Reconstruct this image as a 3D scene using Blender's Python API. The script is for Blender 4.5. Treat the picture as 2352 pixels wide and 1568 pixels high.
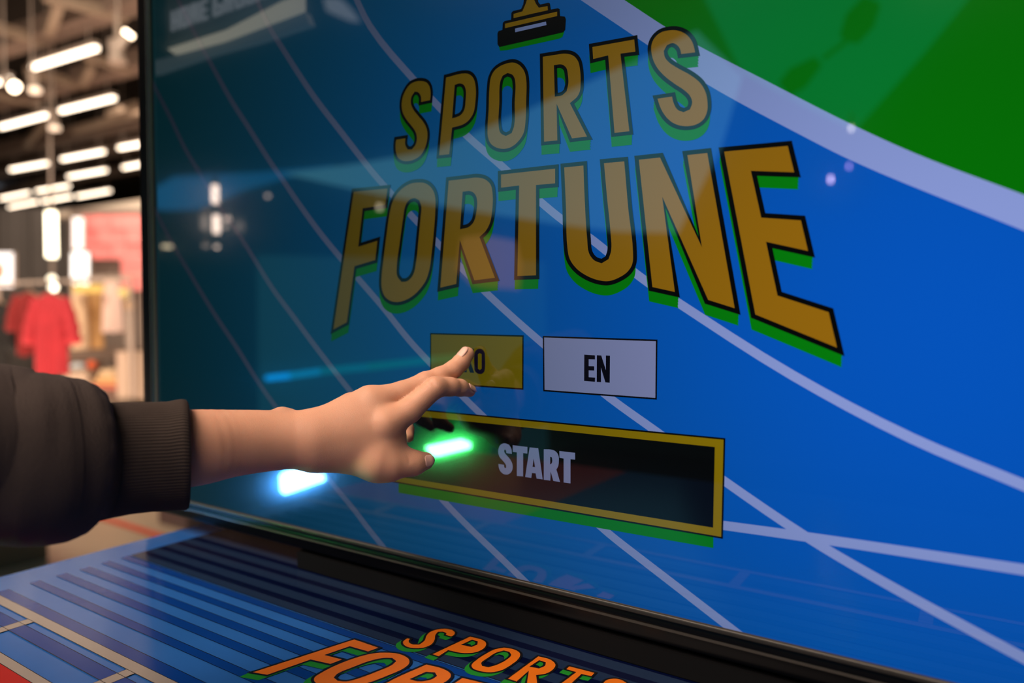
import bpy, bmesh, math, random
import numpy as np
from mathutils import Vector, Matrix
from mathutils.geometry import tessellate_polygon
for _o in list(bpy.data.objects): bpy.data.objects.remove(_o)
C = bpy.context.scene.collection
SC = bpy.context.scene
random.seed(7); RNG = np.random.RandomState(5)

# ------------------------------------------------------------------ camera
F, W_, H_ = 1615.0, 2352, 1568
CAM = Vector((0, -0.47, 1.25))
yaw, pit, rol = math.radians(33.5), math.radians(1.6), math.radians(-0.13)
d0 = Vector((-math.sin(yaw), math.cos(yaw), 0)); r0 = Vector((math.cos(yaw), math.sin(yaw), 0)); u0 = Vector((0, 0, 1))
dd = d0*math.cos(pit) - u0*math.sin(pit); uu = u0*math.cos(pit) + d0*math.sin(pit)
rr = r0*math.cos(rol) + uu*math.sin(rol); uu = uu*math.cos(rol) - r0*math.sin(rol)
cd = bpy.data.cameras.new('camera'); cam = bpy.data.objects.new('camera', cd); C.objects.link(cam)
cam.matrix_world = Matrix(((rr.x, uu.x, -dd.x, CAM.x), (rr.y, uu.y, -dd.y, CAM.y), (rr.z, uu.z, -dd.z, CAM.z), (0, 0, 0, 1)))
cd.sensor_width = 36; cd.lens = F/W_*36; cd.clip_start = 0.02; cd.clip_end = 100
cd.dof.use_dof = True; cd.dof.focus_distance = 0.53; cd.dof.aperture_fstop = 2.95
SC.camera = cam

# ------------------------------------------------------------------ world, exposure, lights
SC.view_settings.view_transform = 'Standard'; SC.view_settings.look = 'None'
SC.view_settings.exposure = 0.0; SC.view_settings.gamma = 1.0; SC.view_settings.use_curve_mapping = False
wd = bpy.data.worlds.new('world'); SC.world = wd; wd.use_nodes = True
wd.node_tree.nodes['Background'].inputs[0].default_value = (0.9, 0.75, 0.6, 1)
wd.node_tree.nodes['Background'].inputs[1].default_value = 0.03
def area(name, loc, target, size, power, col, spread=160):
    l = bpy.data.lights.new(name, 'AREA'); l.energy = power; l.color = col; l.size = size; l.spread = math.radians(spread)
    o = bpy.data.objects.new(name, l); C.objects.link(o); o.location = loc
    o.rotation_euler = (Vector(target)-Vector(loc)).to_track_quat('-Z', 'Y').to_euler()
    return o
area('unseen_light', (-1.2, -1.7, 3.3), (-0.45, -0.2, 1.1), 1.5, 25, (1.0, 0.76, 0.60), 80)
area('unseen_light', (0.3, -1.9, 3.0), (-0.4, 0, 1.15), 1.4, 9, (1.0, 0.80, 0.66), 80)  # added fill that softens the hand, with no fixture of its own
area('unseen_light', (-5.5, 1.2, 4.1), (-7.5, 3.0, 0.6), 1.5, 150, (1.0, 0.80, 0.62))
area('unseen_light', (-10, 5.5, 4.0), (-12, 6, 0.6), 2.5, 120, (1.0, 0.80, 0.64))
area('shop_bounce', (-8, 3, 0.35), (-8.5, 4, 5), 5.0, 250, (1.0, 0.72, 0.55))

# ------------------------------------------------------------------ projecting pixels on real planes
def ray(px, py): return dd + rr*((px-1176)/F) - uu*((py-784)/F)
def at(px, py, dep): return CAM + ray(px, py)*dep
def on_y(px, py, Y=0.0):
    v = ray(px, py); return CAM + v*((Y-CAM.y)/v.y)
def on_z(px, py, Z):
    v = ray(px, py); return CAM + v*((Z-CAM.z)/v.z)
def mirror(px, py, Y):                     # where a thing really stands whose reflection the screen shows
    p = on_y(px, py, Y); return Vector((p.x, -p.y, p.z))

# ------------------------------------------------------------------ materials
def mat(name, col, rough=0.6, spec=0.5, metal=0.0, emit=None, es=1.0, noise=0.0, nscale=30, bump=0.0, bscale=200, coat=0.0, coatr=0.05, sss=0.0):
    m = bpy.data.materials.new(name); m.use_nodes = True; nt = m.node_tree; b = nt.nodes['Principled BSDF']
    b.inputs['Base Color'].default_value = (*col, 1); b.inputs['Roughness'].default_value = rough
    b.inputs['Specular IOR Level'].default_value = spec; b.inputs['Metallic'].default_value = metal
    b.inputs['Coat Weight'].default_value = coat; b.inputs['Coat Roughness'].default_value = coatr
    if emit: b.inputs['Emission Color'].default_value = (*emit, 1); b.inputs['Emission Strength'].default_value = es
    if noise or bump:
        tc = nt.nodes.new('ShaderNodeTexCoord')
    if noise:
        n = nt.nodes.new('ShaderNodeTexNoise'); n.inputs['Scale'].default_value = nscale; n.inputs['Detail'].default_value = 4
        nt.links.new(tc.outputs['Object'], n.inputs['Vector'])
        mx = nt.nodes.new('ShaderNodeMix'); mx.data_type = 'RGBA'; mx.blend_type = 'MULTIPLY'; mx.inputs['Factor'].default_value = 1
        rp = nt.nodes.new('ShaderNodeMapRange'); rp.inputs['To Min'].default_value = 1-noise; rp.inputs['To Max'].default_value = 1+noise
        nt.links.new(n.outputs['Fac'], rp.inputs['Value'])
        mx.inputs['A'].default_value = (*col, 1); nt.links.new(rp.outputs['Result'], mx.inputs['B'])
        nt.links.new(mx.outputs['Result'], b.inputs['Base Color'])
    if bump:
        n2 = nt.nodes.new('ShaderNodeTexNoise'); n2.inputs['Scale'].default_value = bscale; n2.inputs['Detail'].default_value = 6
        nt.links.new(tc.outputs['Object'], n2.inputs['Vector'])
        bp = nt.nodes.new('ShaderNodeBump'); bp.inputs['Strength'].default_value = bump; bp.inputs['Distance'].default_value = 0.001
        nt.links.new(n2.outputs['Fac'], bp.inputs['Height']); nt.links.new(bp.outputs['Normal'], b.inputs['Normal'])
    if sss:
        b.inputs['Subsurface Weight'].default_value = sss; b.inputs['Subsurface Radius'].default_value = (0.012, 0.005, 0.003); b.inputs['Subsurface Scale'].default_value = 0.35
    return m

def lcd(name, col, ex=(4.2, 3.6, 4.2)):
    """A picture element of the LCD panel under its glossy front: it glows, and like every LCD panel it
    loses light when it is looked at obliquely (the exponents are the panel's own angular emission)."""
    m = bpy.data.materials.new(name); m.use_nodes = True; nt = m.node_tree; b = nt.nodes['Principled BSDF']
    b.inputs['Base Color'].default_value = (0.0015, 0.002, 0.0025, 1)
    b.inputs['Roughness'].default_value = 0.13; b.inputs['Specular IOR Level'].default_value = 0.09
    b.inputs['Coat Weight'].default_value = 0.85; b.inputs['Coat Roughness'].default_value = 0.015
    g = nt.nodes.new('ShaderNodeNewGeometry'); dt = nt.nodes.new('ShaderNodeVectorMath'); dt.operation = 'DOT_PRODUCT'
    nt.links.new(g.outputs['Incoming'], dt.inputs[0]); nt.links.new(g.outputs['Normal'], dt.inputs[1])
    ab = nt.nodes.new('ShaderNodeMath'); ab.operation = 'ABSOLUTE'; nt.links.new(dt.outputs['Value'], ab.inputs[0])
    cb = nt.nodes.new('ShaderNodeCombineColor')
    for i, e in enumerate(ex):
        p = nt.nodes.new('ShaderNodeMath'); p.operation = 'POWER'; p.inputs[1].default_value = e; nt.links.new(ab.outputs[0], p.inputs[0])
        q = nt.nodes.new('ShaderNodeMath'); q.operation = 'MULTIPLY'; q.inputs[1].default_value = col[i]; nt.links.new(p.outputs[0], q.inputs[0])
        nt.links.new(q.outputs[0], cb.inputs[i])
    nt.links.new(cb.outputs[0], b.inputs['Emission Color']); b.inputs['Emission Strength'].default_value = 1.0
    return m

# ------------------------------------------------------------------ mesh helpers
def mesh_obj(name, verts, faces, m, parent=None, smooth=False, mats=None, fm=None):
    me = bpy.data.meshes.new(name); me.from_pydata([tuple(v) for v in verts], [], faces)
    for x in (mats or [m]): me.materials.append(x)
    if fm is not None: me.polygons.foreach_set('material_index', fm)
    if smooth: me.polygons.foreach_set('use_smooth', [True]*len(me.polygons))
    me.update(); o = bpy.data.objects.new(name, me); C.objects.link(o)
    if parent is not None:
        o.parent = parent; o.matrix_parent_inverse = parent.matrix_world.inverted()
    return o
def thing(name, label, cat, loc=(0, 0, 0), group=None):
    o = bpy.data.objects.new(name, None); C.objects.link(o); o.empty_display_size = 0.05
    o.matrix_world = Matrix.Translation(Vector(loc)); o.location = loc
    o['label'] = label; o['category'] = cat
    if group: o['group'] = group
    return o
def tag(o, label, cat, group=None):
    o['label'] = label; o['category'] = cat
    if group: o['group'] = group
    return o
def struct(o): o['kind'] = 'structure'; return o
class MB:
    def __init__(s): s.v = []; s.f = []; s.m = []
    def add(s, vs, fs, mi=0):
        n = len(s.v); s.v += [Vector(v) for v in vs]; s.f += [tuple(i+n for i in f) for f in fs]; s.m += [mi]*len(fs)
    def box(s, c, size, X=Vector((1, 0, 0)), Y=Vector((0, 1, 0)), Z=Vector((0, 0, 1)), mi=0, bev=0.0):
        c = Vector(c); a, b, h = [q/2 for q in size]
        if bev:
            bm = bmesh.new(); bmesh.ops.create_cube(bm, size=1)
            for v in bm.verts: v.co = Vector((v.co.x*size[0], v.co.y*size[1], v.co.z*size[2]))
            bmesh.ops.bevel(bm, geom=bm.edges[:], offset=bev, segments=2, affect='EDGES')
            s.add([c + X*v.co.x + Y*v.co.y + Z*v.co.z for v in bm.verts], [[v.index for v in f.verts] for f in bm.faces], mi); bm.free(); return s
        vs = [c + X*(a*i) + Y*(b*j) + Z*(h*k) for i in (-1, 1) for j in (-1, 1) for k in (-1, 1)]
        s.add(vs, [(0, 1, 3, 2), (4, 6, 7, 5), (0, 4, 5, 1), (2, 3, 7, 6), (0, 2, 6, 4), (1, 5, 7, 3)], mi); return s
    def bar(s, a, b, w, h, mi=0, bev=0):
        a, b = Vector(a), Vector(b); X = (b-a); L = X.length; X.normalize()
        up = Vector((0, 0, 1)) if abs(X.z) < .95 else Vector((0, 1, 0))
        Y = up.cross(X).normalized(); Z = X.cross(Y).normalized()
        return s.box((a+b)/2, (L, w, h), X, Y, Z, mi, bev)
    def tube(s, pts, rad, n=12, mi=0, cap=True):
        pts = [Vector(p) for p in pts]; rad = rad if isinstance(rad, (list, tuple)) else [rad]*len(pts)
        rings = []
        for i, p in enumerate(pts):
            t = (pts[min(i+1, len(pts)-1)] - pts[max(i-1, 0)]).normalized()
            up = Vector((0, 0, 1)) if abs(t.z) < .9 else Vector((0, 1, 0))
            a = t.cross(up).normalized(); b = t.cross(a).normalized()
            rings.append([p + a*(rad[i]*math.cos(2*math.pi*k/n)) + b*(rad[i]*math.sin(2*math.pi*k/n)) for k in range(n)])
        vs = [v for r_ in rings for v in r_]; fs = []
        for i in range(len(pts)-1):
            for k in range(n): fs.append((i*n+k, i*n+(k+1) % n, (i+1)*n+(k+1) % n, (i+1)*n+k))
        if cap: fs.append(tuple(range(n-1, -1, -1))); fs.append(tuple((len(pts)-1)*n+k for k in range(n)))
        s.add(vs, fs, mi); return s
    def prism(s, pts, off, mi=0):
        n = len(pts); off = Vector(off); pts = [Vector(p) for p in pts]
        tris = tessellate_polygon([pts])
        s.add(pts + [p+off for p in pts], [tuple(t) for t in tris] + [tuple(i+n for i in t[::-1]) for t in tris]
              + [(i, (i+1) % n, (i+1) % n+n, i+n) for i in range(n)], mi); return s
    def build(s, name, m, parent=None, smooth=False, mats=None):
        return mesh_obj(name, s.v, s.f, m, parent, smooth, mats, s.m if mats else None)

def smooth_loop(pts, closed=True, sub=5, corner=42):
    P = [np.array(p, float) for p in pts]; n = len(P); tans = []
    for i in range(n):
        if not closed and i in (0, n-1): tans.append(None); continue
        a = P[i]-P[i-1]; b = P[(i+1) % n]-P[i]; la, lb = np.linalg.norm(a), np.linalg.norm(b)
        c = np.degrees(np.arccos(np.clip(a@b/(la*lb+1e-12), -1, 1)))
        tans.append(None if c > corner else (a/la+b/lb)/np.linalg.norm(a/la+b/lb))
    out = []
    for i in range(n if closed else n-1):
        a, b = P[i], P[(i+1) % n]; L = np.linalg.norm(b-a); ta, tb = tans[i], tans[(i+1) % n]
        if ta is None and tb is None: out.append(a); continue
        ta = (b-a)/L if ta is None else ta; tb = (b-a)/L if tb is None else tb
        for k in range(sub):
            t = k/sub; h = (2*t**3-3*t*t+1, t**3-2*t*t+t, -2*t**3+3*t*t, t**3-t*t)
            out.append(h[0]*a+h[1]*L*ta+h[2]*b+h[3]*L*tb)
    if not closed: out.append(P[-1])
    return out
def clip(poly, x0, x1, y0, y1):
    def cut(ps, ins, inter):
        o = []
        for i, p in enumerate(ps):
            q = ps[i-1]
            if ins(p):
                if not ins(q): o.append(inter(q, p))
                o.append(p)
            elif ins(q): o.append(inter(q, p))
        return o
    for ax, val, sg in ((0, x0, 1), (0, x1, -1), (1, y0, 1), (1, y1, -1)):
        if not poly: break
        def it(q, p, ax=ax, val=val): t = (val-q[ax])/(p[ax]-q[ax]); return q+(p-q)*t
        poly = cut([np.array(p, float) for p in poly], lambda p, ax=ax, val=val, sg=sg: sg*(p[ax]-val) >= -1e-12, it)
    return poly

class Sheet:
    """flat print: polygons in the 2-D coordinates of a flat surface"""
    def __init__(s, to3, rect): s.to3 = to3; s.rect = rect; s.mb = MB()
    def fill(s, loops, lay, mi=0):
        vs = [[Vector((*p, 0)) for p in l] for l in loops]
        flat = [v for l in vs for v in l]; n = len(flat)
        for t in tessellate_polygon(vs):
            if s.rect:
                pl = clip([np.array(flat[i][:2]) for i in t], *s.rect)
                if len(pl) >= 3: s.mb.add([s.to3(p, lay) for p in pl], [tuple(range(len(pl)))], mi)
            else: s.mb.add([s.to3(flat[i][:2], lay) for i in t], [(0, 1, 2)], mi)
    def stroke(s, pts, w, lay, mi=0, closed=True):
        P = [np.array(p, float) for p in pts]
        P = [p for i, p in enumerate(P) if i == 0 or np.linalg.norm(p-P[i-1]) > 1e-7]
        if closed and np.linalg.norm(P[0]-P[-1]) < 1e-7: P.pop()
        n = len(P); L, R = [], []
        for i in range(n):
            a = P[i]-P[i-1] if (closed or i > 0) else P[1]-P[0]
            b = P[(i+1) % n]-P[i] if (closed or i < n-1) else a
            a = a/np.linalg.norm(a); b = b/np.linalg.norm(b)
            na = np.array([-a[1], a[0]]); nb = np.array([-b[1], b[0]]); m = na+nb
            m = m/max(np.linalg.norm(m), 1e-6); k = min(1/max(m@na, .35), 2.6)
            L.append(P[i]+m*k*w/2); R.append(P[i]-m*k*w/2)
        for i in range(n if closed else n-1):
            j = (i+1) % n; q = [L[i], L[j], R[j], R[i]]
            if s.rect: q = clip(q, *s.rect)
            if len(q) >= 3: s.mb.add([s.to3(p, lay) for p in q], [tuple(range(len(q)))], mi)

# ------------------------------------------------------------------ the room
M_floor = mat('floor_tile', (0.50, 0.38, 0.27), 0.3, noise=0.12, nscale=1.5)
M_dark = mat('dark_ceiling', (0.022, 0.015, 0.010), 0.9, noise=.2, nscale=2)
M_wall = mat('wall_paint', (0.045, 0.04, 0.036), 0.8, noise=.15, nscale=3)
M_beam = mat('beam_paint', (0.22, 0.155, 0.12), 0.6, noise=.1, nscale=4)
M_truss = mat('truss_paint', (0.34, 0.25, 0.18), 0.6)
X0, X1, Y0, Y1, ZC = -26.0, 5.0, -9.0, 15.0, 5.6
fl = MB().box(((X0+X1)/2, (Y0+Y1)/2, -0.05), (X1-X0, Y1-Y0, 0.1)).build('floor', M_floor); struct(fl)
ce = MB().box(((X0+X1)/2, (Y0+Y1)/2, ZC+.05), (X1-X0, Y1-Y0, 0.1)).build('ceiling', M_dark); struct(ce)
for nm, c, s_ in (('wall_left', (X0-.05, (Y0+Y1)/2, ZC/2), (.1, Y1-Y0, ZC)), ('wall_right', (X1+.05, (Y0+Y1)/2, ZC/2), (.1, Y1-Y0, ZC)),
                  ('wall_back', ((X0+X1)/2, Y1+.05, ZC/2), (X1-X0, .1, ZC)), ('wall_front', ((X0+X1)/2, Y0-.05, ZC/2), (X1-X0, .1, ZC))):
    struct(MB().box(c, s_).build(nm, M_wall))

# ------------------------------------------------------------------ television
TVL = on_y(356, 450).x; zb = (on_y(560, 1175).z + on_y(1700, 1456).z)/2
SCR = (TVL, TVL+1.125, zb, zb+0.632)
def scr2(px, py): p = on_y(px, py); return np.array([p.x, p.z])
tv_bot = zb-0.027; SIDE = max(TVL-on_y(306, 450).x, .03)
z1, z2 = zb, on_y(673, 1408).z
ZT = (z1+z2)/2                                   # table top (the screen's mirror plane)
ZT = min(ZT, tv_bot-0.008)
tv = thing('television', 'large black-framed television showing a blue and green game menu, standing on the printed blue table', 'television', ((SCR[0]+SCR[1])/2, 0.02, tv_bot))
M_gloss = mat('glossy_black_plastic', (0.002, 0.002, 0.0025), 0.28, spec=.12)
M_matt = mat('matt_black_plastic', (0.002, 0.002, 0.0025), 0.6, spec=.15)
def frame_sweep(prof, x0, x1, z0, z1):
    """profile points (outward, y) swept round the rectangle with mitred corners"""
    v, f = [], []
    for (o, y) in prof:
        q = o if o < .0126 else .0126+(o-.0126)*(SIDE-.0126)/(.027-.0126)
        v += [(x0-q, y, z0-o), (x1+q, y, z0-o), (x1+q, y, z1+o), (x0-q, y, z1+o)]
    for i in range(len(prof)-1):
        for k in range(4):
            a, b = i*4+k, i*4+(k+1) % 4; f.append((a, b, b+4, a+4))
    return v, f
prof = [(0.0, 0.0008), (0.0, -0.0022), (0.0009, -0.0036), (0.0022, -0.0040), (0.0034, -0.0034), (0.0040, -0.0018),
        (0.0064, -0.0016), (0.0076, -0.0026), (0.0086, -0.0026), (0.0092, -0.0016), (0.0100, -0.0012), (0.0106, -0.0018), (0.0114, -0.0016), (0.0125, 0.000),
        (0.019, 0.0012), (0.0235, 0.004), (0.0262, 0.009), (0.0270, 0.016), (0.0270, 0.030)]
v, f = frame_sweep(prof, *SCR)
v2, f2 = frame_sweep(prof[:6], *SCR); lip = mesh_obj('inner_lip', v2, f2, mat('lip_highlight', (.022, .020, .018), .32, spec=.22), tv, True)  # lighter base colour paints the highlight along the lip
v2, f2 = frame_sweep([(o, y-.0003) for o, y in prof[9:13]], *SCR); rdg = mesh_obj('ridge', v2, f2, mat('ridge_highlight', (.04, .035, .03), .32, spec=.22), tv, True)  # base colour lightened to paint the second highlight line
v, f = frame_sweep(prof[5:], *SCR)
bz = mesh_obj('bezel', v, f, M_gloss, tv); bz.data.shade_smooth() if hasattr(bz.data, 'shade_smooth') else None
bx_ = MB(); bx_.box(((SCR[0]+SCR[1])/2, .0405, (SCR[2]+SCR[3])/2), (1.125+2*SIDE-.001, .021, .632+.053), bev=.004)
bx_.box(((SCR[0]+SCR[1])/2, .062, (SCR[2]+SCR[3])/2-.08), (.8, .024, .40), bev=.008); bx_.build('housing', M_matt, tv)

def s3(p, lay): return Vector((p[0], -0.00004*lay, p[1]))
m_bg = lcd('lcd_blue', (0.0, 0.087, 0.51), (4, 2.6, 4.6)); m_white = lcd('lcd_white', (0.255, 0.325, 0.69), (4.7, 4.45, 4.8)); m_green = lcd('lcd_green', (0.0, 0.158, 0.0))
m_lgreen = lcd('lcd_shadow_green', (0.0, 0.20, 0.002)); m_gold = lcd('lcd_gold', (0.30, 0.132, 0.003), (4.5, 3.4, 4)); m_black = lcd('lcd_black', (0.0004, 0.0004, 0.0008))
m_yel = lcd('lcd_yellow', (0.26, 0.165, 0.0)); m_ko = lcd('lcd_olive', (0.20, 0.135, 0.0)); m_navy = lcd('lcd_navy', (0.001, 0.001, 0.006)); m_key = lcd('lcd_pale', (0.225, 0.245, 0.48)); m_ink = lcd('lcd_ink', (.006, .004, .02))
sx = Sheet(s3, SCR)
sx.mb.add([s3((SCR[0], SCR[2]), 0), s3((SCR[1], SCR[2]), 0), s3((SCR[1], SCR[3]), 0), s3((SCR[0], SCR[3]), 0)], [(0, 1, 2, 3)])
pg = sx.mb.build('screen', m_bg, tv)

def tx(pts, ox, oy, sc): return [scr2(ox+x/sc, oy+y/sc) for x, y in pts]
# court field and arc
up = tx([(300, 0), (530, 150), (690, 240), (1000, 400), (1470, 640), (1800, 790), (2352, 1000)], 1300, 0, 2.2357)
lo = tx([(75, 0), (350, 185), (720, 430), (1200, 690), (1480, 830), (2352, 1185)], 1300, 0, 2.2357)
def extend(l, a, b):
    s0 = l[0]+(l[0]-l[1])/np.linalg.norm(l[0]-l[1])*a; s1 = l[-1]+(l[-1]-l[-2])/np.linalg.norm(l[-1]-l[-2])*b
    return [s0]+l+[s1]
up = smooth_loop(extend(up, .5, .7), False, 6); lo = smooth_loop(extend(lo, .5, .7), False, 6)
sh = Sheet(s3, SCR); sh.fill([up+[np.array([2.5, up[-1][1]]), np.array([2.5, 3.5]), np.array([up[0][0], 3.5])]], 1); sh.mb.build('green_field', m_green, tv)
sh = Sheet(s3, SCR); sh.fill([up+lo[::-1]], 2); sh.mb.build('court_arc', m_white, tv)
LINES = [[(806, -30), (850, 60), (955, 188), (1003, 240), (1074, 313), (1157, 385), (1240, 462), (1295, 507), (1357, 548), (1395, 578), (1459, 627), (1493, 652), (1553, 692), (1821, 862), (2094, 1006), (2352, 1114), (2450, 1155)],
 [(575, -40), (613, 51), (656, 122), (723, 224), (786, 306), (858, 398), (904, 450), (949, 499), (1007, 560), (1065, 620), (1123, 678), (1247, 789), (1400, 913), (1507, 990), (1665, 1105), (1858, 1236), (2000, 1320), (2352, 1511), (2450, 1562)],
 [(390, -40), (465, 110), (483, 143), (531, 230), (570, 291), (623, 375), (644, 405), (689, 471), (738, 538), (784, 594), (825, 642), (876, 701), (940, 781), (988, 833), (1067, 914), (1106, 952), (1250, 1090), (1395, 1222), (1475, 1285), (1536, 1332), (1720, 1474)],
 [(330, 145), (355, 199), (394, 275), (424, 339), (457, 395), (506, 476), (552, 543), (585, 596), (628, 665), (672, 724), (719, 788), (804, 897), (900, 1012), (1021, 1152), (1067, 1200), (1157, 1287), (1193, 1322), (1240, 1368)],
 [(350, 470), (406, 576), (442, 637), (493, 721), (544, 798), (600, 887), (640, 943), (700, 1030), (782, 1132), (819, 1177), (836, 1200), (900, 1280)],
 [(1600, 1198), (1661, 1206), (1870, 1235), (2352, 1308), (2450, 1323)]]
for li, l in enumerate(LINES):
    sh = Sheet(s3, SCR); pts = smooth_loop([scr2(*p) for p in l], False, 4, 60); e_ = pts[-1]-pts[-2]; pts.append(pts[-1]+e_/np.linalg.norm(e_)*1.2)
    sh.stroke(pts, 0.0062, 3+li*.3, 0, False); sh.mb.build('court_line', m_white, tv)

# lettering: traced outlines
c2 = (850, 0, 2.767); c3 = (720, 300, 3.016); c4 = (1250, 300, 2.8)
LET = {
 'S': (c2, [[(390,645),(318,660),(318,620),(305,597),(288,593),(272,618),(268,650),(280,685),(310,725),(350,775),(370,820),(374,870),(362,930),(335,985),(300,1015),(250,1033),(205,1030),(175,1010),(160,970),(157,920),(162,880),(235,868),(232,915),(245,940),(265,940),(285,915),(292,880),(285,845),(262,810),(230,770),(205,725),(196,680),(202,620),(220,575),(250,532),(290,510),(340,507),(370,520),(388,550),(394,590)]]),
 'P': (c2, [[(478,485),(610,457),(645,468),(670,500),(682,560),(680,640),(668,715),(640,765),(600,798),(530,820),(512,990),(432,998)], [(547,548),(570,541),(590,548),(602,575),(601,640),(593,695),(575,722),(550,735),(532,740)]]),
 'O': (c2, [[(905,387),(865,395),(820,415),(785,445),(762,490),(752,560),(747,700),(740,820),(742,870),(758,915),(790,943),(845,957),(900,945),(950,905),(985,850),(998,780),(1003,640),(1003,500),(990,448),(960,408),(930,391)], [(875,476),(850,490),(838,520),(832,650),(828,800),(838,837),(865,853),(895,838),(908,800),(912,650),(915,520),(903,488)]]),
 'R': (c2, [[(1090,352),(1180,338),(1245,330),(1300,345),(1332,382),(1346,440),(1350,520),(1345,580),(1325,622),(1285,658),(1398,878),(1278,892),(1193,688),(1202,903),(1098,913)], [(1180,425),(1215,422),(1240,440),(1249,480),(1252,530),(1242,575),(1218,596),(1185,602)]]),
 'T': (c2, [[(1403,290),(1690,238),(1700,340),(1605,352),(1662,845),(1545,858),(1505,367),(1410,390)]]),
 's': (c2, [[(2083,345),(1968,358),(1960,320),(1943,298),(1920,288),(1895,298),(1880,325),(1885,355),(1908,385),(1960,420),(2050,470),(2110,520),(2145,580),(2158,650),(2155,710),(2130,765),(2080,802),(2000,815),(1930,798),(1880,760),(1840,700),(1812,618),(1930,600),(1942,650),(1965,688),(1995,700),(2025,687),(2036,655),(2025,620),(1990,585),(1930,545),(1860,490),(1810,430),(1782,360),(1778,290),(1798,240),(1840,200),(1900,182),(1960,183),(2020,210),(2060,260)]]),
 'F': (c3, [[(275,412),(525,388),(507,525),(350,548),(322,790),(455,748),(437,905),(293,948),(240,1335),(130,1393)]]),
 'o': (c3, [[(735,347),(675,355),(620,385),(575,430),(540,495),(520,580),(500,720),(480,880),(465,1020),(468,1100),(490,1155),(530,1188),(580,1198),(640,1185),(700,1150),(750,1100),(790,1040),(815,960),(830,850),(845,700),(855,560),(855,460),(838,405),(805,367),(770,350)], [(700,480),(665,495),(645,530),(630,620),(605,800),(588,940),(590,1000),(615,1035),(650,1030),(685,990),(705,900),(720,760),(735,600),(740,530),(728,493)]]),
 'r': (c3, [[(930,335),(1060,320),(1140,312),(1200,328),(1240,370),(1254,440),(1250,560),(1235,640),(1205,700),(1165,740),(1275,1030),(1110,1050),(1020,790),(1000,1072),(870,1102)], [(1045,435),(1085,432),(1113,450),(1125,490),(1120,560),(1105,622),(1075,655),(1028,668)]]),
 't': (c3, [[(1290,292),(1688,248),(1688,378),(1555,390),(1555,1015),(1403,1020),(1415,395),(1290,410)]]),
 'U': (c4, [[(118,225),(265,210),(272,400),(290,700),(300,780),(330,822),(370,838),(405,817),(420,770),(415,650),(395,450),(372,197),(528,183),(555,500),(585,780),(580,860),(550,912),(500,950),(420,980),(350,975),(270,945),(200,895),(155,830),(140,760),(130,500)]]),
 'N': (c4, [[(595,175),(755,158),(1005,715),(905,145),(1062,128),(1245,1163),(1045,1100),(770,460),(858,1055),(685,1017)]]),
 'E': (c4, [[(1140,122),(1580,82),(1630,285),(1350,275),(1410,545),(1665,562),(1720,795),(1448,735),(1515,1048),(1845,1155),(1908,1422),(1345,1192)]]),
}
def letter(sheet_rect, to3, loops, dz, w, mats, parent, base, name='letter'):
    """gold face, black outline and a green block shadow below, as the display shows it"""
    sh = Sheet(to3, sheet_rect)
    for k in (1.0, .75, .5, .25):
        off = np.array([-.0004*k, -dz*k]); sh.fill([[p+off for p in l] for l in loops], base+(1-k)*1.5, 0)
        for l in loops: sh.stroke([p+off for p in l], w*.5, base+(1-k)*1.5+.1, 0)
    sh.fill(loops, base+3, 1)
    for l in loops: sh.stroke(l, w, base+4, 2)
    return sh.mb.build(name, None, parent, mats=mats)
for i, (k, (o, loops)) in enumerate(LET.items()):
    lp = [smooth_loop(tx(l, *o)) for l in loops]
    title = i >= 6
    letter(SCR, s3, lp, .0082 if title else .0078, .0031 if title else .0027, [m_lgreen, m_gold, m_black], tv, 6)

# trophy emblem
c5 = (1100, 0, 9.408); sh = Sheet(s3, SCR)
sh.fill([tx([(985,-60),(960,100),(915,200),(740,240),(705,280),(700,430),(560,455),(520,500),(510,650),(430,672),(405,720),(405,960),(440,1015),(460,1100),(600,1090),(1740,840),(1810,800),(1845,700),(1885,420),(1860,360),(1760,350),(1750,200),(1710,180),(1560,210),(1540,80),(1510,60),(1330,100),(1290,50),(1270,-60)], *c5)], 7, 0)
sh.fill([tx([(985,-60),(960,100),(915,200),(740,240),(705,280),(700,430),(560,455),(520,500),(510,650),(430,672),(405,720),(405,960),(450,1020),(1150,860),(1830,700),(1870,650),(1885,420),(1860,360),(1760,350),(1750,200),(1710,180),(1560,210),(1540,80),(1510,60),(1330,100),(1290,50),(1270,-60)], *c5)], 8, 2)
sh.fill([tx([(1060,-60),(1045,0),(1010,100),(945,250),(755,305),(755,395),(1200,290),(1495,225),(1490,135),(1300,170),(1240,90),(1200,0),(1195,-60)], *c5)], 9, 1)
sh.fill([tx([(570,515),(1695,255),(1695,350),(570,612)], *c5)], 9, 1)
sh.fill([tx([(785,620),(1455,470),(1465,545),(790,700)], *c5)], 9, 3)
sh.mb.build('trophy_emblem', None, tv, mats=[m_lgreen, m_gold, m_black, m_white])

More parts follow.
